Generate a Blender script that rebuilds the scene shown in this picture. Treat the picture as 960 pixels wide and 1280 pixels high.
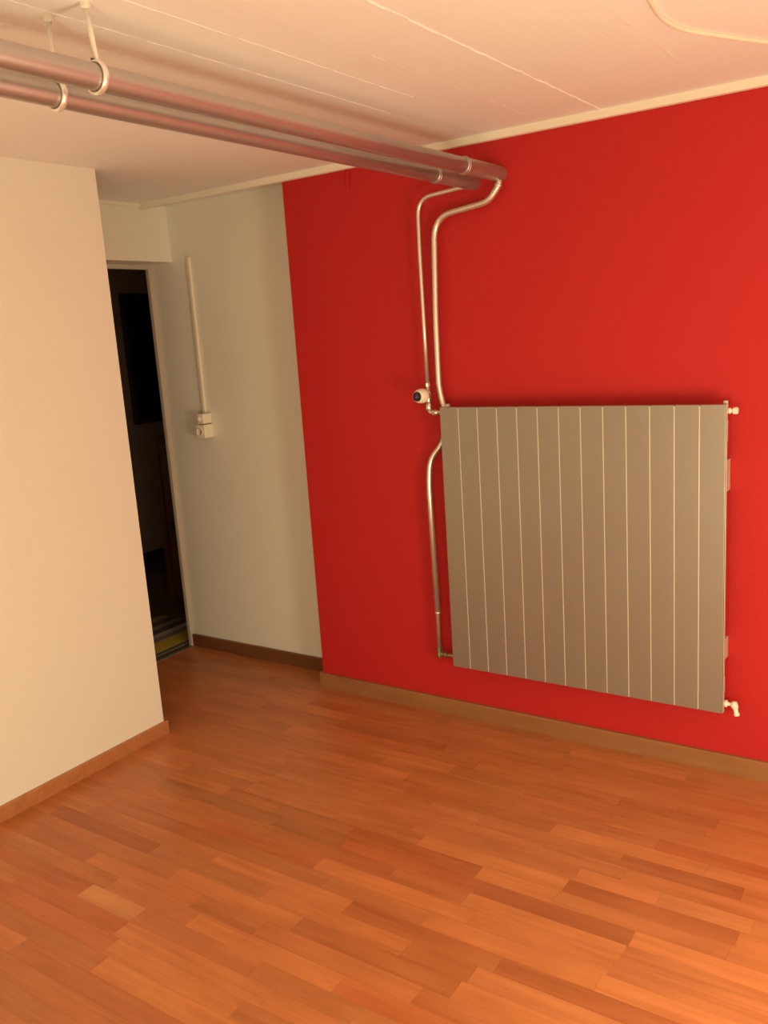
import bpy, bmesh, math, random
from mathutils import Vector, Matrix

# ------------------------------------------------------------------ clear
for o in list(bpy.data.objects):
    bpy.data.objects.remove(o, do_unlink=True)
scene = bpy.context.scene
C = scene.collection
random.seed(7)

# ------------------------------------------------------------------ camera
F_PX = 1097.7157
YAW, PITCH, ROLL = 0.6039, -0.2015, -0.0676
CAM = Vector((2.3253, -2.8199, 1.5073))
fwd = Vector((-math.sin(YAW)*math.cos(PITCH), math.cos(YAW)*math.cos(PITCH), math.sin(PITCH)))
rgt = Vector((math.cos(YAW), math.sin(YAW), 0))
upv = rgt.cross(fwd)
cam_r = rgt*math.cos(ROLL) + upv*math.sin(ROLL)
cam_u = -rgt*math.sin(ROLL) + upv*math.cos(ROLL)
cam_data = bpy.data.cameras.new('camera')
cam_data.sensor_fit = 'VERTICAL'
cam_data.sensor_height = 36.0
cam_data.sensor_width = 27.0
cam_data.lens = 36.0*F_PX/1280.0
cam_data.clip_start = 0.02
cam = bpy.data.objects.new('camera', cam_data)
C.objects.link(cam)
m = Matrix.Identity(4)
for i in range(3):
    m[i][0] = cam_r[i]; m[i][1] = cam_u[i]; m[i][2] = -fwd[i]; m[i][3] = CAM[i]
cam.matrix_world = m
scene.camera = cam

def to_px(p):
    d = Vector(p) - CAM
    z = d.dot(fwd)
    if z < 0.05:
        return None
    return (480 + F_PX*d.dot(cam_r)/z, 640 - F_PX*d.dot(cam_u)/z)

# ------------------------------------------------------------------ world, lights, exposure
world = bpy.data.worlds.new('world'); scene.world = world
world.use_nodes = True
world.node_tree.nodes['Background'].inputs[0].default_value = (0.02, 0.015, 0.01, 1)
world.node_tree.nodes['Background'].inputs[1].default_value = 0.3

def point_light(name, loc, energy, radius, col):
    l = bpy.data.lights.new(name, 'POINT')
    l.energy = energy; l.shadow_soft_size = radius; l.color = col
    o = bpy.data.objects.new(name, l); C.objects.link(o); o.location = loc
    return o
WARM = (1.0, 0.86, 0.58)
point_light('room_lamp_light', (2.72, -1.50, 0.66), 40, 0.26, WARM)
point_light('side_lamp_light', (1.90, -3.50, 0.50), 28, 0.30, WARM)

vs = scene.view_settings
vs.view_transform = 'Standard'
vs.look = 'None'
vs.gamma = 1.0
vs.use_curve_mapping = False
vs.exposure = 0.86

# ------------------------------------------------------------------ materials
def new_mat(name):
    mt = bpy.data.materials.new(name); mt.use_nodes = True
    return mt, mt.node_tree.nodes, mt.node_tree.links, mt.node_tree.nodes['Principled BSDF']

def mat(name, col, rough=0.5, metal=0.0, bump=0.0, bscale=200.0, var=0.0, vscale=4.0, spec=0.5):
    """painted / metal / plastic surface: slight colour drift plus fine relief"""
    mt, N, L, P = new_mat(name)
    P.inputs['Roughness'].default_value = rough
    P.inputs['Metallic'].default_value = metal
    P.inputs['Specular IOR Level'].default_value = spec
    tc = N.new('ShaderNodeTexCoord')
    nz = N.new('ShaderNodeTexNoise'); nz.inputs['Scale'].default_value = vscale; nz.inputs['Detail'].default_value = 4
    L.new(tc.outputs['Object'], nz.inputs['Vector'])
    mx = N.new('ShaderNodeMix'); mx.data_type = 'RGBA'
    mx.inputs['A'].default_value = (*[c*(1-var) for c in col], 1)
    mx.inputs['B'].default_value = (*[min(1, c*(1+var)) for c in col], 1)
    L.new(nz.outputs['Fac'], mx.inputs['Factor'])
    L.new(mx.outputs['Result'], P.inputs['Base Color'])
    if bump > 0:
        n2 = N.new('ShaderNodeTexNoise'); n2.inputs['Scale'].default_value = bscale; n2.inputs['Detail'].default_value = 3
        L.new(tc.outputs['Object'], n2.inputs['Vector'])
        b = N.new('ShaderNodeBump'); b.inputs['Strength'].default_value = bump; b.inputs['Distance'].default_value = 0.004
        L.new(n2.outputs['Fac'], b.inputs['Height']); L.new(b.outputs['Normal'], P.inputs['Normal'])
    return mt

M = {}
M['white_wall'] = mat('white_wall_paint', (0.81, 0.80, 0.71), 0.75, bump=0.15, bscale=160, var=0.015)
M['red_wall'] = mat('red_wall_paint', (0.48, 0.016, 0.016), 0.62, bump=0.25, bscale=190, var=0.03, spec=0.3)
M['trim'] = mat('cream_trim_paint', (0.84, 0.80, 0.68), 0.5, var=0.02)
M['door_frame'] = mat('door_frame_paint', (0.58, 0.52, 0.43), 0.45, var=0.03)
M['silver'] = mat('silver_pipe_paint', (0.52, 0.49, 0.47), 0.40, 0.85, bump=0.06, bscale=90, var=0.06, vscale=12)
M['bright_metal'] = mat('bright_clamp_metal', (0.92, 0.88, 0.82), 0.25, 0.6, var=0.05)
M['rod'] = mat('painted_hanger_rod', (0.80, 0.76, 0.68), 0.5, 0.1, bump=0.3, bscale=120, var=0.08, vscale=40)
M['galv'] = mat('bare_steel_tube', (0.70, 0.66, 0.58), 0.33, 0.75, bump=0.05, bscale=60, var=0.08, vscale=15)
M['nickel'] = mat('nickel_fitting', (0.72, 0.68, 0.58), 0.25, 0.9, var=0.08, vscale=40)
M['old_brass'] = mat('dull_brass_fitting', (0.30, 0.25, 0.13), 0.4, 0.8, var=0.15, vscale=60)
M['radiator'] = mat('radiator_silver_paint', (0.33, 0.305, 0.26), 0.42, 0.65, bump=0.05, bscale=40, var=0.035, vscale=6)
M['joint_glint'] = mat('joint_glint_paint', (0.70, 0.63, 0.46), 0.45, 0.1, var=0.03)  # pale colour stands for lamp light caught in the panel grooves
M['name_plate'] = mat('worn_name_plate', (0.36, 0.32, 0.26), 0.35, 0.4, var=0.25, vscale=300)
M['radiator_edge'] = mat('radiator_back_paint', (0.62, 0.56, 0.50), 0.40, 0.3, var=0.03)
M['cream_plastic'] = mat('cream_plastic', (0.86, 0.80, 0.66), 0.4, var=0.02)
M['thermo'] = mat('thermostat_plastic', (0.88, 0.82, 0.66), 0.38, var=0.02)
M['black'] = mat('black_plastic', (0.012, 0.010, 0.012), 0.3, var=0.1)
M['emblem'] = mat('violet_grey_print', (0.16, 0.13, 0.30), 0.4, var=0.1)
M['dark_gap'] = mat('dark_recess', (0.05, 0.04, 0.03), 0.8)
M['subfloor'] = mat('dark_subfloor', (0.10, 0.045, 0.02), 0.8)
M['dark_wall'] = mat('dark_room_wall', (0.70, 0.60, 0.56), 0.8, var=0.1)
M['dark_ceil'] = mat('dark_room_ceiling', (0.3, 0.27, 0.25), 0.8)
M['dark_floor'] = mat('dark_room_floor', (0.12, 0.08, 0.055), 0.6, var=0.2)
M['night_glass'] = mat('night_window_glass', (0.004, 0.003, 0.006), 0.12)
M['dark_frame'] = mat('dark_window_frame', (0.08, 0.06, 0.05), 0.5)
M['dark_wood'] = mat('dark_red_wood', (0.16, 0.06, 0.045), 0.5, var=0.2, vscale=10)
M['alu'] = mat('threshold_metal', (0.30, 0.26, 0.22), 0.45, 0.7, var=0.1)
M['rod_dot'] = M['black']

def wood_mat(name, lo, hi, use_obj_color, rough=0.30, gscale=1.0, island=False, spec=0.5, axis='X'):
    """streaky hardwood; tone comes from the piece's own object colour or island"""
    mt, N, L, P = new_mat(name)
    geo = N.new('ShaderNodeNewGeometry')
    info = N.new('ShaderNodeObjectInfo')
    # grain coordinates: stretched along the strip, shifted per piece
    comb = N.new('ShaderNodeVectorMath'); comb.operation = 'MULTIPLY'
    comb.inputs[1].default_value = (2.2*gscale, 46*gscale, 46*gscale) if axis == 'X' else (46*gscale, 2.2*gscale, 46*gscale)
    L.new(geo.outputs['Position'], comb.inputs[0])
    sh = N.new('ShaderNodeVectorMath'); sh.operation = 'ADD'
    sc = N.new('ShaderNodeMath'); sc.operation = 'MULTIPLY'; sc.inputs[1].default_value = 97.0
    L.new(geo.outputs['Random Per Island'] if island else info.outputs['Random'], sc.inputs[0])
    L.new(comb.outputs[0], sh.inputs[0]); L.new(sc.outputs[0], sh.inputs[1])
    n1 = N.new('ShaderNodeTexNoise'); n1.inputs['Scale'].default_value = 1.0
    n1.inputs['Detail'].default_value = 5; n1.inputs['Distortion'].default_value = 0.6
    L.new(sh.outputs[0], n1.inputs['Vector'])
    # broad mottling
    c2 = N.new('ShaderNodeVectorMath'); c2.operation = 'MULTIPLY'
    c2.inputs[1].default_value = (5, 16, 16) if axis == 'X' else (16, 5, 16)
    L.new(geo.outputs['Position'], c2.inputs[0])
    s2 = N.new('ShaderNodeVectorMath'); s2.operation = 'ADD'
    L.new(c2.outputs[0], s2.inputs[0]); L.new(sc.outputs[0], s2.inputs[1])
    n2 = N.new('ShaderNodeTexNoise'); n2.inputs['Scale'].default_value = 1.0; n2.inputs['Detail'].default_value = 3
    L.new(s2.outputs[0], n2.inputs['Vector'])
    ad = N.new('ShaderNodeMath'); ad.operation = 'ADD'
    L.new(n1.outputs['Fac'], ad.inputs[0]); L.new(n2.outputs['Fac'], ad.inputs[1])
    mr = N.new('ShaderNodeMapRange'); mr.inputs['From Min'].default_value = 0.65; mr.inputs['From Max'].default_value = 1.35
    L.new(ad.outputs[0], mr.inputs['Value'])
    mx = N.new('ShaderNodeMix'); mx.data_type = 'RGBA'
    mx.inputs['A'].default_value = (*lo, 1); mx.inputs['B'].default_value = (*hi, 1)
    L.new(mr.outputs['Result'], mx.inputs['Factor'])
    out = mx.outputs['Result']
    # short dark mineral flecks along the grain
    c3 = N.new('ShaderNodeVectorMath'); c3.operation = 'MULTIPLY'
    c3.inputs[1].default_value = (9, 40, 40) if axis == 'X' else (40, 9, 40)
    L.new(geo.outputs['Position'], c3.inputs[0])
    n3 = N.new('ShaderNodeTexNoise'); n3.inputs['Scale'].default_value = 1.0; n3.inputs['Detail'].default_value = 2
    L.new(c3.outputs[0], n3.inputs['Vector'])
    fr = N.new('ShaderNodeMapRange'); fr.inputs['From Min'].default_value = 0.72; fr.inputs['From Max'].default_value = 0.82
    fr.inputs['To Min'].default_value = 1.0; fr.inputs['To Max'].default_value = 0.62
    L.new(n3.outputs['Fac'], fr.inputs['Value'])
    fm = N.new('ShaderNodeMix'); fm.data_type = 'RGBA'; fm.blend_type = 'MULTIPLY'; fm.inputs['Factor'].default_value = 1.0
    L.new(out, fm.inputs['A']); L.new(fr.outputs['Result'], fm.inputs['B']); out = fm.outputs['Result']
    mul = N.new('ShaderNodeMix'); mul.data_type = 'RGBA'; mul.blend_type = 'MULTIPLY'
    mul.inputs['Factor'].default_value = 1.0
    if use_obj_color:
        L.new(out, mul.inputs['A']); L.new(info.outputs['Color'], mul.inputs['B']); out = mul.outputs['Result']
    elif island:
        m2 = N.new('ShaderNodeMapRange'); m2.inputs['To Min'].default_value = 0.75; m2.inputs['To Max'].default_value = 1.15
        L.new(geo.outputs['Random Per Island'], m2.inputs['Value'])
        L.new(out, mul.inputs['A']); L.new(m2.outputs['Result'], mul.inputs['B']); out = mul.outputs['Result']
    L.new(out, P.inputs['Base Color'])
    P.inputs['Roughness'].default_value = rough
    P.inputs['Specular IOR Level'].default_value = spec
    b = N.new('ShaderNodeBump'); b.inputs['Strength'].default_value = 0.06; b.inputs['Distance'].default_value = 0.002
    L.new(n1.outputs['Fac'], b.inputs['Height']); L.new(b.outputs['Normal'], P.inputs['Normal'])
    return mt
M['plank'] = wood_mat('parquet_strip', (0.42, 0.140, 0.048), (0.58, 0.215, 0.080), True, 0.32, spec=0.30)
M['plank_far'] = wood_mat('parquet_strip_field', (0.42, 0.140, 0.048), (0.58, 0.215, 0.080), False, 0.32, island=True, spec=0.30)
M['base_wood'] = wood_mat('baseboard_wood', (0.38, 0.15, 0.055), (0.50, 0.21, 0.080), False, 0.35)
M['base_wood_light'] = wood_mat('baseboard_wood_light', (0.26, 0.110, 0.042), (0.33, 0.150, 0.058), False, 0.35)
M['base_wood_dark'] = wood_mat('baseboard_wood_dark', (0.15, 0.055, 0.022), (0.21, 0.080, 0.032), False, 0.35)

def ceiling_mat():
    mt, N, L, P = new_mat('painted_board_marked_concrete')
    P.inputs['Roughness'].default_value = 0.7
    geo = N.new('ShaderNodeNewGeometry')
    v = N.new('ShaderNodeVectorMath'); v.operation = 'MULTIPLY'; v.inputs[1].default_value = (60, 1.6, 1)
    L.new(geo.outputs['Position'], v.inputs[0])
    n = N.new('ShaderNodeTexNoise'); n.inputs['Scale'].default_value = 1; n.inputs['Detail'].default_value = 6
    L.new(v.outputs[0], n.inputs['Vector'])
    n2 = N.new('ShaderNodeTexNoise'); n2.inputs['Scale'].default_value = 3; n2.inputs['Detail'].default_value = 5
    L.new(geo.outputs['Position'], n2.inputs['Vector'])
    mx = N.new('ShaderNodeMix'); mx.data_type = 'RGBA'
    mx.inputs['A'].default_value = (0.84, 0.84, 0.82, 1); mx.inputs['B'].default_value = (0.90, 0.90, 0.88, 1)
    L.new(n2.outputs['Fac'], mx.inputs['Factor']); L.new(mx.outputs['Result'], P.inputs['Base Color'])
    b = N.new('ShaderNodeBump'); b.inputs['Strength'].default_value = 0.30; b.inputs['Distance'].default_value = 0.004
    L.new(n.outputs['Fac'], b.inputs['Height']); L.new(b.outputs['Normal'], P.inputs['Normal'])
    return mt
M['ceiling'] = ceiling_mat()

def rug_mat():
    mt, N, L, P = new_mat('striped_rag_rug')
    P.inputs['Roughness'].default_value = 0.95
    geo = N.new('ShaderNodeNewGeometry')
    sx = N.new('ShaderNodeSeparateXYZ'); L.new(geo.outputs['Position'], sx.inputs[0])
    mr = N.new('ShaderNodeMapRange'); mr.inputs['From Min'].default_value = -2.3; mr.inputs['From Max'].default_value = -0.99
    L.new(sx.outputs['X'], mr.inputs['Value'])
    cr = N.new('ShaderNodeValToRGB'); cr.color_ramp.interpolation = 'CONSTANT'
    e = cr.color_ramp.elements
    cols = [(0.0, (.07,.06,.05)), (.30, (.13,.11,.09)), (.38, (.06,.05,.05)), (.46, (.20,.17,.10)), (.54, (.08,.07,.07)),
            (.61, (.28,.23,.12)), (.66, (.10,.08,.08)), (.71, (.30,.26,.18)), (.745, (.12,.10,.10)), (.79, (.52,.46,.38)),
            (.83, (.26,.21,.22)), (.868, (.60,.46,.05)), (.966, (.14,.12,.10))]
    e[0].position = 0; e[0].color = (*cols[0][1], 1)
    e[1].position = cols[1][0]; e[1].color = (*cols[1][1], 1)
    for p, c in cols[2:]:
        q = e.new(p); q.color = (*c, 1)
    L.new(mr.outputs['Result'], cr.inputs['Fac']); L.new(cr.outputs['Color'], P.inputs['Base Color'])
    w = N.new('ShaderNodeTexNoise'); w.inputs['Scale'].default_value = 260
    L.new(geo.outputs['Position'], w.inputs['Vector'])
    b = N.new('ShaderNodeBump'); b.inputs['Strength'].default_value = 0.6; b.inputs['Distance'].default_value = 0.004
    L.new(w.outputs['Fac'], b.inputs['Height']); L.new(b.outputs['Normal'], P.inputs['Normal'])
    return mt
M['rug'] = rug_mat()

# ------------------------------------------------------------------ mesh helpers
def bm_box(bm, x0, x1, y0, y1, z0, z1, bevel=0.0, seg=2):
    t = bmesh.new()
    bmesh.ops.create_cube(t, size=1.0)
    for v in t.verts:
        v.co = Vector(((x0+x1)/2 + v.co.x*(x1-x0), (y0+y1)/2 + v.co.y*(y1-y0), (z0+z1)/2 + v.co.z*(z1-z0)))
    if bevel > 0:
        bmesh.ops.bevel(t, geom=list(t.edges), offset=bevel, segments=seg, affect='EDGES', profile=0.5)
    me = bpy.data.meshes.new('tmp'); t.to_mesh(me); t.free()
    bm.from_mesh(me); bpy.data.meshes.remove(me)
    return bm

def bm_tube(bm, pts, r, n=16, cap=True, radii=None):
    """tube swept along a polyline with parallel-transported rings"""
    pts = [Vector(p) for p in pts]
    k = len(pts)
    tang = []
    for i in range(k):
        a = pts[max(i-1, 0)]; b = pts[min(i+1, k-1)]
        t = (b-a).normalized(); tang.append(t)
    ref = Vector((0, 0, 1)) if abs(tang[0].z) < 0.9 else Vector((1, 0, 0))
    nrm = tang[0].cross(ref).normalized()
    rings = []
    for i in range(k):
        t = tang[i]
        nrm = (nrm - t*nrm.dot(t)).normalized()
        bn = t.cross(nrm)
        rr = radii[i] if radii else r
        rings.append([bm.verts.new(pts[i] + (nrm*math.cos(2*math.pi*j/n) + bn*math.sin(2*math.pi*j/n))*rr) for j in range(n)])
    for i in range(k-1):
        for j in range(n):
            f = bm.faces.new((rings[i][j], rings[i][(j+1) % n], rings[i+1][(j+1) % n], rings[i+1][j])); f.smooth = True
    if cap:
        bm.faces.new(rings[0][::-1]); bm.faces.new(rings[-1])
    return bm

def bm_lathe(bm, origin, axis, prof, n=24, smooth=True):
    """revolve (distance along axis, radius) profile"""
    o = Vector(origin); a = Vector(axis).normalized()
    ref = Vector((0, 0, 1)) if abs(a.z) < 0.9 else Vector((1, 0, 0))
    u = a.cross(ref).normalized(); v = a.cross(u)
    rings = []
    for (t, r) in prof:
        if r <= 1e-6:
            rings.append([bm.verts.new(o + a*t)])
        else:
            rings.append([bm.verts.new(o + a*t + (u*math.cos(2*math.pi*j/n) + v*math.sin(2*math.pi*j/n))*r) for j in range(n)])
    for i in range(len(rings)-1):
        A, B = rings[i], rings[i+1]
        for j in range(n):
            q = [A[j % len(A)], A[(j+1) % len(A)], B[(j+1) % len(B)], B[j % len(B)]]
            w = []
            for x in q:
                if x not in w: w.append(x)
            if len(w) >= 3:
                f = bm.faces.new(w); f.smooth = smooth
    if len(rings[0]) > 1: bm.faces.new(rings[0][::-1])
    if len(rings[-1]) > 1: bm.faces.new(rings[-1])
    return bm

def bm_torus(bm, center, axis, R, r, n=32, k=10, squash=1.0):
    c = Vector(center); a = Vector(axis).normalized()
    ref = Vector((0, 0, 1)) if abs(a.z) < 0.9 else Vector((1, 0, 0))
    u = a.cross(ref).normalized(); v = a.cross(u)
    V = []
    for i in range(n):
        th = 2*math.pi*i/n; d = u*math.cos(th) + v*math.sin(th)
        V.append([bm.verts.new(c + d*(R + r*math.cos(2*math.pi*j/k)) + a*(r*squash*math.sin(2*math.pi*j/k))) for j in range(k)])
    for i in range(n):
        for j in range(k):
            f = bm.faces.new((V[i][j], V[(i+1) % n][j], V[(i+1) % n][(j+1) % k], V[i][(j+1) % k])); f.smooth = True
    return bm

def rounded(pts, rad, seg=6):
    """polyline with filleted corners"""
    pts = [Vector(p) for p in pts]
    out = [pts[0]]
    for i in range(1, len(pts)-1):
        p, a, b = pts[i], pts[i-1], pts[i+1]
        da = (a-p); db = (b-p)
        rr = rad[i-1] if isinstance(rad, (list, tuple)) else rad
        d = min(rr, da.length*0.49, db.length*0.49)
        A = p + da.normalized()*d; B = p + db.normalized()*d
        for s in range(seg+1):
            t = s/seg
            out.append(A*(1-t)**2 + p*2*t*(1-t) + B*t*t)
    out.append(pts[-1])
    return out

def obj(name, bm, mt, parent=None):
    bmesh.ops.recalc_face_normals(bm, faces=list(bm.faces))
    me = bpy.data.meshes.new(name); bm.to_mesh(me); bm.free()
    me.materials.append(M[mt] if isinstance(mt, str) else mt)
    o = bpy.data.objects.new(name, me); C.objects.link(o)
    if parent is not None:
        o.parent = parent
        o.matrix_parent_inverse = Matrix.Translation(-parent.location)
    return o

def box(name, x0, x1, y0, y1, z0, z1, mt, parent=None, bevel=0.0, seg=2):
    return obj(name, bm_box(bmesh.new(), x0, x1, y0, y1, z0, z1, bevel, seg), mt, parent)

def struct(o):
    o['kind'] = 'structure'; return o

def thing(name, label, cat, loc, group=None):
    o = bpy.data.objects.new(name, None); C.objects.link(o)
    o.location = loc; o.empty_display_size = 0.05
    o['label'] = label; o['category'] = cat
    if group: o['group'] = group
    return o

def tag(o, label, cat, group=None):
    o['label'] = label; o['category'] = cat
    if group: o['group'] = group
    return o

# ------------------------------------------------------------------ room dimensions (metres)
ZC = 2.133            # ceiling
XR, YB = 3.75, -4.2   # right wall, rear wall
XL, YL = -0.300, -0.655   # left wall face and its free end
YW = 0.145            # set-back white wall plane
XD = -0.955           # door wall plane
YJ = 0.121            # edge of the door opening
ZD = 1.868            # door opening height
XB = -0.815           # bulkhead face
ZB = 1.889            # bulkhead underside

# ------------------------------------------------------------------ structure
floor = struct(box('floor', XD-0.02, XR, YB, YW+0.02, -0.06, -0.008, 'subfloor'))
ceiling = struct(box('ceiling', XD-0.10, XR+0.1, YB-0.1, 0.30, ZC, ZC+0.15, 'ceiling'))
struct(box('wall_back', 0.0, XR, 0.0, 0.30, -0.06, ZC, 'red_wall'))
struct(box('wall_alcove', XD-0.02, 0.0, YW, 0.30, -0.06, ZC, 'white_wall'))
struct(box('wall_left', XD-0.10, XL, YB, YL, -0.06, ZC, 'white_wall'))
struct(box('wall_right', XR, XR+0.1, YB, 0.30, -0.06, ZC, 'white_wall'))
struct(box('wall_rear', XD-0.10, XR+0.1, YB-0.1, YB, -0.06, ZC, 'white_wall'))
struct(box('wall_door', XD-0.10, XD, YL, YW, ZD+0.021, ZC, 'white_wall'))
struct(box('wall_bulkhead', XD, XB, YL, YW, ZB, ZC, 'white_wall'))

# board-mark seams cast into the concrete ceiling: low uneven ridges
def seam(x, y0, y1, w, h, wob=0.002, breaks=0.0):
    bm = bmesh.new()
    n = max(4, int((y1-y0)/0.025)); rows = []
    for i in range(n+1):
        y = y0 + (y1-y0)*i/n
        dx = random.uniform(-wob, wob); ww = w*random.uniform(0.55, 1.25); hh = h*random.uniform(0.5, 1.2)
        if random.random() < breaks: hh *= 0.15
        rows.append([bm.verts.new((x+dx-ww, y, ZC+0.001)), bm.verts.new((x+dx, y, ZC-hh)), bm.verts.new((x+dx+ww*0.8, y, ZC+0.001))])
    for i in range(n):
        for j in range(2):
            bm.faces.new((rows[i][j], rows[i+1][j], rows[i+1][j+1], rows[i][j+1]))
    o = obj('seam', bm, 'ceiling', ceiling)
    return o
seam(1.305, -3.2, -0.02, 0.0050, 0.0030, 0.0022)
seam(0.842, -3.0, -0.50, 0.0016, 0.0012, 0.0010, 0.1)
seam(0.984, -3.0, -0.60, 0.0018, 0.0013, 0.0012, 0.2)
seam(0.735, -3.0, -0.02, 0.0016, 0.0006, 0.0010, 0.3)
seam(1.115, -1.0, -0.15, 0.0016, 0.0007, 0.0012, 0.6)
seam(1.640, -3.0, -0.30, 0.0018, 0.0007, 0.0012, 0.6)
seam(0.45, -3.0, -0.02, 0.0018, 0.0006, 0.0010, 0.6)

# cream lath under the ceiling along the red wall, running on to the bulkhead
struct(box('trim_1', XB-0.02, XR, -0.020, 0.004, 2.109, ZC+0.002, 'trim', bevel=0.002))
struct(box('trim_2', XB-0.002, XB+0.012, YL, -0.018, 2.118, ZC+0.002, 'trim', bevel=0.002))

# baseboards
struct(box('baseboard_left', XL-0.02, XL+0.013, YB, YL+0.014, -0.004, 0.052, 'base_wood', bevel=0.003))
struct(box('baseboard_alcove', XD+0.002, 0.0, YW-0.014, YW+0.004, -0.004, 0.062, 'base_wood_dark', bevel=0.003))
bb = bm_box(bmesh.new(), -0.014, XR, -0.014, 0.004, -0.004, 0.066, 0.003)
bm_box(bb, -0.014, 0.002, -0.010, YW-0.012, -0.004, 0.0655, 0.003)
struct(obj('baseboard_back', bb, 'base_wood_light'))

# ---- parquet strips
ROW = 0.0605
def row_edge(k): return -0.0025 - ROW*k
tones = {'dark': (0.80, 0.72, 0.70), 'darkish': (0.88, 0.83, 0.80), 'mid': (0.95, 0.93, 0.92), 'light': (1.10, 1.10, 1.06),
         'red': (0.95, 0.82, 0.80), 'yellow': (1.10, 1.30, 1.30), 'warm': (1.05, 1.0, 0.92)}
fixed = {20: [(-0.19, 0.297, 'dark'), (0.75, 1.212, 'light'), (1.212, 1.40, 'darkish')],
         22: [(-0.15, 0.155, 'darkish'), (0.155, 0.60, 'warm')],
         24: [(-0.2, 0.275, 'red'), (0.275, 0.502, 'yellow'), (0.502, 0.93, 'mid')],
         25: [(0.05, 0.505, 'red'), (0.505, 1.02, 'light')],
         26: [(-0.02, 0.535, 'red'), (0.535, 0.98, 'light')],
         27: [(0.10, 0.567, 'mid'), (0.567, 1.10, 'light')],
         28: [(0.0, 0.314, 'light'), (0.314, 0.95, 'darkish')],
         29: [(0.20, 0.85, 'mid')],
         14: [(0.78, 1.226, 'dark'), (1.226, 1.457, 'light'), (1.457, 1.90, 'mid')],
         13: [(1.0, 1.462, 'light'), (1.462, 1.907, 'dark'), (1.907, 2.3, 'mid')],
         15: [(0.80, 1.253, 'red'), (1.253, 1.686, 'dark'), (1.686, 2.30, 'light')],
         16: [(0.55, 1.013, 'darkish'), (1.013, 1.25, 'mid'), (1.25, 1.684, 'light'), (1.684, 2.2, 'mid')],
         17: [(0.30, 0.795, 'red'), (0.795, 1.30, 'light'), (1.30, 1.675, 'light'), (1.675, 2.1, 'mid')],
         18: [(1.20, 1.667, 'light'), (1.667, 2.05, 'light')],
         19: [(0.50, 0.988, 'light'), (0.988, 1.44, 'darkish'), (1.44, 1.95, 'dark')],
         21: [(0.45, 0.911, 'light'), (0.911, 1.39, 'darkish'), (1.39, 1.9, 'light')],
         23: [(0.65, 1.139, 'light'), (1.139, 1.55, 'red')],
         8: [(1.25, 1.62, 'mid'), (1.62, 2.05, 'red')],
         9: [(0.80, 1.322, 'darkish'), (1.322, 1.772, 'light')],
         10: [(1.10, 1.552, 'mid'), (1.552, 1.88, 'dark')],
         0: [(-0.30, 0.10, 'darkish'), (0.10, 0.62, 'red')],
         2: [(-0.28, 0.05, 'light'), (0.05, 0.50, 'red')]}
unit = bm_box(bmesh.new(), -0.5, 0.5, -0.5, 0.5, -0.5, 0.5)
bmesh.ops.recalc_face_normals(unit, faces=list(unit.faces))
plank_me = bpy.data.meshes.new('plank'); unit.to_mesh(plank_me); unit.free()
plank_me.materials.append(M['plank'])
far_bm = bmesh.new()
plist = []
rnd = random.Random(11)
def rtone():
    t = rnd.gauss(1.0, 0.045); r = rnd.gauss(0, 0.025)
    if rnd.random() < 0.10: t *= 0.88
    return (t, t*(1-r), t*(1-1.5*r))
XS, XE = XD-0.005, XR
for k in range(-3, int(-YB/ROW)+1):
    y1 = min(row_edge(k), YW); y0 = max(row_edge(k+1), YB)
    if y1-y0 < 0.004: continue
    segs = []
    cur = XS - rnd.uniform(0, 0.35)
    fx = sorted(fixed.get(k, []))
    for (a, b, t) in fx + [(None, None, None)]:
        stop = a if a is not None else XE
        while stop - cur > 0.001:
            ln = rnd.choice((0.24, 0.32, 0.40, 0.46, 0.46, 0.52))*rnd.uniform(0.92, 1.08)
            nx = cur + ln
            if stop - nx < 0.16: nx = stop
            segs.append((cur, min(nx, stop), rtone())); cur = min(nx, stop)
        if a is not None:
            tt = tones[t]; j = rnd.uniform(0.97, 1.03)
            segs.append((a, b, tuple(c*j for c in tt))); cur = b
    for (a, b, t) in segs:
        a2, b2 = max(a, XS), min(b, XE)
        if b2 - a2 > 0.01: plist.append((a2, b2, y0, y1, t))
def in_view(a, b, y0, y1):
    best = 0
    for i in range(9):
        for y in (y0, (y0+y1)/2, y1):
            x = a + (b-a)*i/8
            if x < XL and y < YL: continue
            if y > 0 and x > 0: continue
            p = to_px((x, y, 0))
            if p and -25 < p[0] < 985 and -25 < p[1] < 1305:
                best += 1
    return best
nvis = 0
for (a, b, y0, y1, t) in plist:
    dz = rnd.uniform(-0.00025, 0.0)
    if in_view(a, b, y0, y1) and nvis < 300:
        o = bpy.data.objects.new('plank', plank_me); C.objects.link(o)
        o.parent = floor
        o.location = ((a+b)/2, (y0+y1)/2, -0.004+dz); o.scale = (b-a-0.0003, y1-y0-0.0003, 0.008)
        o.color = (*t, 1); nvis += 1
    else:
        bm_box(far_bm, a+0.0004, b-0.0004, y0+0.0003, y1-0.0003, -0.008, dz)
pf = obj('plank_field', far_bm, 'plank_far', floor); pf['kind'] = 'stuff'
print('planks in view', nvis, 'of', len(plist))

# ---- doorway
door = struct(box('door_1', XD-0.018, XD+0.003, YJ, YW, 0.0, ZD+0.021, 'door_frame', bevel=0.002))
box('frame_head', XD-0.018, XD+0.003, YL, YJ, ZD, ZD+0.021, 'door_frame', door, bevel=0.002)
box('jamb', XD-0.018, XD+0.003, YL, YL+0.024, 0.0, ZD, 'door_frame', door, bevel=0.002)
box('threshold', XD-0.02, XD+0.012, YL, YJ, -0.004, 0.005, 'alu', door, bevel=0.002)

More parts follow.
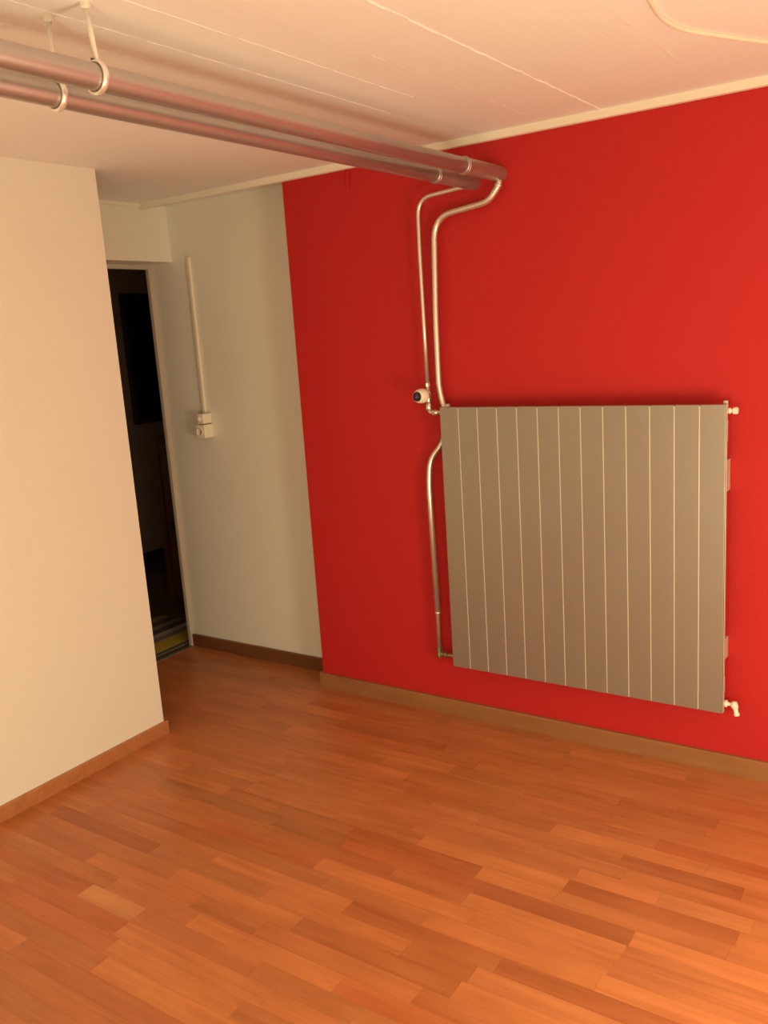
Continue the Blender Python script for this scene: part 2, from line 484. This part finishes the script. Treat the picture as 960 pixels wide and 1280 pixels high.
# ---- unlit room beyond the doorway
X2, Y2a, Y2b = -2.63, -1.3, 2.3
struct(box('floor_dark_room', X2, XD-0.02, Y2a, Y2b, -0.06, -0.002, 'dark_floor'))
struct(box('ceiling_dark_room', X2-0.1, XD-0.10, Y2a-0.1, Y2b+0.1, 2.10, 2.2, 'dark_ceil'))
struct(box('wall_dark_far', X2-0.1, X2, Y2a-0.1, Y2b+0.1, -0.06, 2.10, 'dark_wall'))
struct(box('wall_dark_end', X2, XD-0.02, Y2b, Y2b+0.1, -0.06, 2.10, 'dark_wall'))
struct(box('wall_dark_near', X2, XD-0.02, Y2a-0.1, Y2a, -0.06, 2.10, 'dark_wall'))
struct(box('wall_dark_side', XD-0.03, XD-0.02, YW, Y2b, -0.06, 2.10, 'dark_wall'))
w1 = struct(box('window_1', X2, X2+0.035, 1.33, 2.12, 0.985, 1.885, 'dark_frame', bevel=0.003))
box('pane', X2+0.030, X2+0.038, 1.37, 1.72, 1.025, 1.845, 'night_glass', w1)
box('pane', X2+0.030, X2+0.038, 1.75, 2.08, 1.025, 1.845, 'night_glass', w1)
struct(box('baseboard_dark', X2, X2+0.014, Y2a, Y2b, -0.002, 0.06, 'dark_frame', bevel=0.002))

# ------------------------------------------------------------------ radiator
RX0, RX1, RZ0, RZ1 = 0.7134, 1.6984, 0.2447, 1.2301
RF, RBK = -0.090, -0.070          # flat tubes, front and back
rad = thing('radiator', 'large silver-grey radiator of thirteen flat upright panels hung on the red wall', 'radiator', (0.5*(RX0+RX1), RF, RZ0))
NP = 13; PW = (RX1-RX0)/NP
for i in range(NP):
    a = RX0 + i*PW; b = a + PW
    bm = bm_box(bmesh.new(), a+0.0010, b-0.0010, RF, RBK, RZ0, RZ1, 0.0012, 2)
    o = obj('panel', bm, 'radiator', rad)
    for p in o.data.polygons: p.use_smooth = False
for i in range(1, NP):
    xx = RX0 + i*PW
    box('joint_glint_strip', xx-0.0012, xx+0.0012, RF+0.0006, RBK, RZ0+0.002, RZ1-0.004, 'joint_glint', rad)  # strip added in each groove, its paleness painting the highlight on panel edges
# rear sheet seen in the joints, collectors and wall brackets
box('back_sheet', RX0+0.004, RX1-0.003, RBK-0.0165, RBK+0.003, RZ0+0.006, RZ1-0.006, 'radiator_edge', rad)
box('end_plate', RX1-0.0002, RX1+0.0016, RF+0.003, RBK-0.003, RZ0+0.002, RZ1+0.002, 'radiator_edge', rad, bevel=0.0008)
for z0, z1 in ((1.110, 1.182), (0.298, 0.356)):
    box('collector', RX0+0.018, RX1-0.004, RBK, -0.036, z0, z1, 'radiator_edge', rad, bevel=0.006, seg=3)
for z0, z1 in ((0.957, 1.056), (0.408, 0.478)):
    for xx in (RX0+0.14, RX1-0.045):
        box('wall_bracket', xx, xx+0.040, RBK, -0.001, z0, z1, 'radiator_edge', rad, bevel=0.002)
for xx in (RX0+0.022, RX1-0.006):
    box('top_hook', xx-0.006, xx+0.006, RBK-0.002, RBK+0.012, RZ1-0.012, RZ1+0.010, 'radiator_edge', rad, bevel=0.002)
# small maker's plate at the upper right corner
mp = box('name_plate', 1.642, 1.686, RF-0.0010, RF+0.001, 1.2065, 1.2135, 'name_plate', rad, bevel=0.0006)
# bleed valve, upper right
bv = obj('bleed_valve', bm_lathe(bmesh.new(), (RX1-0.004, -0.058, 1.2085), (1, 0, 0), [(0, .008), (.006, .009), (.010, .009), (.012, .006), (.020, .006)], 20), 'cream_plastic', rad)
obj('knob', bm_lathe(bmesh.new(), (RX1+0.012, -0.058, 1.2085), (1, 0, 0), [(0, .007), (.002, .0105), (.012, .0108), (.0155, .009), (.0165, 0)], 8, smooth=False), 'cream_plastic', bv)
# drain cock, lower right
dc = obj('drain_cock', bm_lathe(bmesh.new(), (RX1-0.006, -0.058, 0.268), (1, 0, 0), [(0, .010), (.008, .0115), (.013, .0115), (.015, .006), (.026, .006), (.027, .011), (.040, .012), (.043, .008), (.044, 0)], 20), 'cream_plastic', rad)
obj('spout', bm_lathe(bmesh.new(), (RX1+0.029, -0.058, 0.270), (0.25, -0.1, -1), [(0, .011), (.010, .0105), (.016, .0075), (.028, .007), (.030, .009), (.037, .009), (.037, 0)], 20), 'cream_plastic', dc)

# ------------------------------------------------------------------ ceiling pipes
def ceiling_pipe(x, z, r, yj, label):
    t = thing('heating_pipe', label, 'pipe', (x, 0, z), 'silver heating pipes under the ceiling')
    obj('tube', bm_tube(bmesh.new(), [(x, YB+0.02, z), (x, -2.5, z), (x, -1.0, z), (x, yj, z)], r, 32), 'silver', t)
    obj('end_socket', bm_lathe(bmesh.new(), (x, yj-0.012, z), (0, 1, 0), [(0, r+.0005), (.004, r+.0030), (.012, r+.0030), (.016, r+.0015), (-yj+.008, r+.0022), (-yj+.012, r+.0022)], 32), 'silver', t)
    obj('weld_ring', bm_torus(bmesh.new(), (x, yj, z), (0, 1, 0), r+.0016, .0030, 36, 8), 'silver', t)
    return t
P1X, P1Z, P1R = 0.946, 1.999, 0.0235
P2X, P2Z, P2R = 0.846, 1.985, 0.0225
ceiling_pipe(P1X, P1Z, P1R, -0.255, 'thick silver ceiling pipe, the right one of the pair, nearer the radiator')
ceiling_pipe(P2X, P2Z, P2R, -0.262, 'thick silver ceiling pipe, the left and lower one of the pair')

def hanger(px, pz, pr, y, topx, topy, label):
    t = thing('pipe_hanger', label, 'pipe hanger', (topx, topy, ZC), 'pipe hangers on the ceiling')
    bm = bmesh.new(); bm_torus(bm, (px, y, pz), (0, 1, 0), pr+.0036, .0034, 40, 12, 1.9)
    obj('clamp_ring', bm, 'bright_metal', t)
    zb = pz + pr*1.15
    bm = bm_tube(bmesh.new(), [(topx, topy, ZC), (px-0.008, y+0.012, zb)], 0.0052, 14)
    obj('rod', bm, 'rod', t)
    obj('ceiling_nut', bm_lathe(bmesh.new(), (topx, topy, ZC+0.001), (0, 0, -1), [(0, .0095), (.009, .0095), (.012, .007)], 8, smooth=False), 'rod', t)
    obj('screw', bm_lathe(bmesh.new(), (px-0.008, y+0.006, zb+0.006), (0, -1, 0), [(0, .0022), (.006, .0022)], 10), 'black', t)
    return t
hanger(P1X, P1Z, P1R, -1.652, 0.924, -1.640, 'cream-painted rod hanger with bright clamp ring on the right ceiling pipe')
hanger(P2X, P2Z, P2R, -1.668, 0.822, -1.645, 'cream-painted rod hanger with bright clamp ring on the left ceiling pipe')

# ------------------------------------------------------------------ thin supply pipe with valve (left) and return pipe
Y1 = -0.050
sp = thing('supply_pipe', 'thin bare steel pipe running down the red wall to the thermostat valve', 'pipe', (0.645, Y1, 1.21))
obj('tube', bm_tube(bmesh.new(), rounded([(0.838, -0.045, 1.972), (0.79, Y1, 1.967), (0.646, Y1, 1.957), (0.643, Y1, 1.78), (0.644, Y1, 1.55), (0.645, Y1, 1.312)], [0.02, 0.06, 0.02, 0.02]), 0.0072, 14), 'galv', sp)
obj('union_nut', bm_lathe(bmesh.new(), (0.645, Y1, 1.318), (0, 0, -1), [(0, .0085), (.003, .0105), (.016, .0105), (.019, .008), (.030, .0085)], 8, smooth=False), 'nickel', sp)
obj('valve_body', bm_lathe(bmesh.new(), (0.645, Y1, 1.292), (0, 0, -1), [(0, .008), (.010, .011), (.030, .011), (.038, .0085), (.052, .010), (.056, .012), (.068, .0125), (.078, .0105), (.081, 0)], 20), 'nickel', sp)
obj('elbow', bm_tube(bmesh.new(), rounded([(0.645, Y1, 1.245), (0.646, Y1, 1.209), (0.690, Y1-0.004, 1.207)], [0.022]), 0.0098, 16), 'nickel', sp)
obj('tail_nut', bm_lathe(bmesh.new(), (0.662, Y1-0.002, 1.2075), (1, 0, 0), [(0, .0105), (.002, .0118), (.012, .0118), (.014, .0075), (.060, .0072)], 8, smooth=False), 'nickel', sp)

th = thing('thermostat_head', 'round cream radiator thermostat with dark face on the thin steel pipe', 'thermostat', (0.645, Y1, 1.272))
obj('neck', bm_lathe(bmesh.new(), (0.645, Y1+0.006, 1.272), (-0.05, -1, 0), [(0, .010), (.012, .010), (.014, .0145), (.026, .0150), (.028, .013)], 24), 'black', th)
obj('knob', bm_lathe(bmesh.new(), (0.644, Y1-0.020, 1.2725), (-0.05, -1, 0), [(0, .012), (.001, .0185), (.006, .0230), (.014, .0262), (.024, .0268), (.034, .0258), (.042, .0232), (.048, .0200), (.050, .0178)], 36), 'thermo', th)
fc = obj('dial_face', bm_lathe(bmesh.new(), (0.6416, Y1-0.0690, 1.2725), (-0.05, -1, 0), [(0, .0178), (.0016, .0178), (.0024, .0165), (.0024, 0)], 32), 'black', th)
bm = bmesh.new()
cx, cy, cz = 0.6414, Y1-0.0722, 1.2725
for tri in ([(-.0075, -.0045), (.0, -.0045), (-.0037, .0010)], [(.0005, -.0045), (.0075, -.0045), (.0040, .0010)], [(-.0034, .0015), (.0036, .0015), (.0, .0078)]):
    a = [bm.verts.new((cx+u, cy, cz+w)) for u, w in tri]; b = [bm.verts.new((cx+u, cy+0.0012, cz+w)) for u, w in tri]
    bm.faces.new(a); bm.faces.new(b[::-1])
    for q in range(3): bm.faces.new((a[q], b[q], b[(q+1) % 3], a[(q+1) % 3]))
obj('emblem', bm, 'emblem', fc)

YR = -0.030
rp = thing('return_pipe', 'thicker bent steel pipe passing behind the radiator down to its lower left corner', 'pipe', (0.63, YR, 0.27))
obj('tube', bm_tube(bmesh.new(), rounded([(0.958, -0.032, 1.978), (0.950, YR, 1.957), (0.912, YR, 1.913), (0.697, YR, 1.890), (0.683, YR, 1.55), (0.680, YR, 1.285), (0.708, -0.020, 1.18), (0.676, -0.020, 1.088), (0.628, YR-0.006, 1.030), (0.624, Y1+0.004, 0.94), (0.634, Y1, 0.437)], [0.01, 0.035, 0.075, 0.05, 0.05, 0.05, 0.03, 0.05, 0.05]), 0.0105, 16), 'galv', rp)
obj('reducer', bm_tube(bmesh.new(), [(0.634, Y1, 0.441), (0.634, Y1, 0.434), (0.6335, Y1, 0.428), (0.632, Y1, 0.285)], 0.01, 16, radii=[0.0112, 0.0108, 0.0074, 0.0074]), 'galv', rp)
lv = obj('lockshield_valve', bm_lathe(bmesh.new(), (0.632, Y1, 0.294), (0, 0, -1), [(0, .0095), (.003, .0118), (.014, .0118), (.016, .010), (.034, .0112), (.040, .0100), (.042, 0)], 8, smooth=False), 'old_brass', rp)
obj('valve_nut', bm_lathe(bmesh.new(), (0.634, Y1, 0.268), (1, 0, 0), [(0, .009), (.010, .0115), (.018, .0115), (.019, .008), (.024, .008), (.025, .0115), (.034, .0115), (.036, .0075), (.090, .0075)], 8, smooth=False), 'old_brass', lv)
obj('collar', bm_lathe(bmesh.new(), (0.9535, -0.031, 1.966), (-0.35, 0, -0.9), [(0, .0115), (.002, .0125), (.009, .0125), (.011, .0112)], 20), 'galv', rp)

# ------------------------------------------------------------------ wiring in the alcove and on the ceiling
cd = bm_box(bmesh.new(), -0.7085, -0.6915, YW-0.013, YW, 1.190, 1.900, 0.002)
tag(obj('cable_duct', cd, 'cream_plastic'), 'narrow cream cable duct running up the white wall above the switch', 'cable duct')
sw = thing('wall_switch', 'small cream surface-mounted switch at the lower end of the cable duct', 'switch', (-0.68, YW, 1.145))
box('housing', -0.706, -0.662, 0.088, YW, 1.1450, 1.192, 'cream_plastic', sw, bevel=0.005, seg=3)
obj('knob', bm_lathe(bmesh.new(), (-0.687, 0.089, 1.171), (0, -1, 0), [(0, .011), (.004, .011), (.006, .009), (.010, .0085), (.012, .006), (.012, 0)], 20), 'cream_plastic', sw)
so = thing('wall_socket', 'small cream surface-mounted power socket directly below the switch', 'socket', (-0.68, YW, 1.08))
hs = box('housing', -0.716, -0.657, 0.084, YW, 1.0785, 1.1415, 'cream_plastic', so, bevel=0.004, seg=3)
obj('socket_face', bm_lathe(bmesh.new(), (-0.690, 0.0845, 1.110), (0, -1, 0), [(0, .021), (.003, .021), (.004, .019), (.004, .0165), (.0022, .016), (.0022, 0)], 28), 'cream_plastic', so)
for dx in (-0.0065, 0.0065):
    obj('pin_hole', bm_lathe(bmesh.new(), (-0.690+dx, 0.0825, 1.110), (0, -1, 0), [(0, .0022), (.0006, .0022)], 10), 'dark_gap', so)

cab = rounded([(1.80, -1.75, ZC-.004), (1.755, -1.25, ZC-.004), (1.722, -0.87, ZC-.004), (1.712, -0.802, ZC-.004), (1.707, -0.738, ZC-.004), (1.711, -0.682, ZC-.004), (1.722, -0.629, ZC-.004),
               (1.742, -0.580, ZC-.004), (1.774, -0.518, ZC-.004), (1.81, -0.443, ZC-.004), (1.85, -0.371, ZC-.004), (1.97, -0.20, ZC-.004), (2.06, -0.04, ZC-.004)], 0.04, 4)
tag(obj('ceiling_cable', bm_tube(bmesh.new(), cab, 0.0052, 12), 'cream_plastic'), 'pale yellow cable curving across the ceiling above the red wall', 'cable')
tag(box('wall_batten', 0.312, 0.326, -0.007, 0.0, 2.040, 2.110, 'red_wall', bevel=0.002), 'short red-painted upright batten on the red wall under the pipes', 'batten')

# ------------------------------------------------------------------ things in the unlit room
rug = bm_box(bmesh.new(), -2.20, XD-0.045, -0.60, 0.42, -0.002, 0.007, 0.003)
tag(obj('striped_rug', rug, 'rug'), 'woven rug with yellow and grey stripes just inside the dark doorway', 'rug')
cu = thing('cupboard', 'dark reddish wooden cupboard half hidden in the unlit room', 'cupboard', (-1.36, 0.85, 0))
box('body', -1.64, -1.075, 0.63, 1.10, 0.0, 1.0, 'dark_wood', cu, bevel=0.004)
box('leg_post', -1.645, -1.60, 0.612, 0.64, 0.0, 1.0, 'dark_wood', cu, bevel=0.003)
cdoor = box('door', -1.59, -1.10, 0.617, 0.632, 0.06, 0.96, 'dark_wood', cu, bevel=0.003)
box('handle', -1.55, -1.44, 0.598, 0.618, 0.46, 0.50, 'black', cdoor, bevel=0.003)
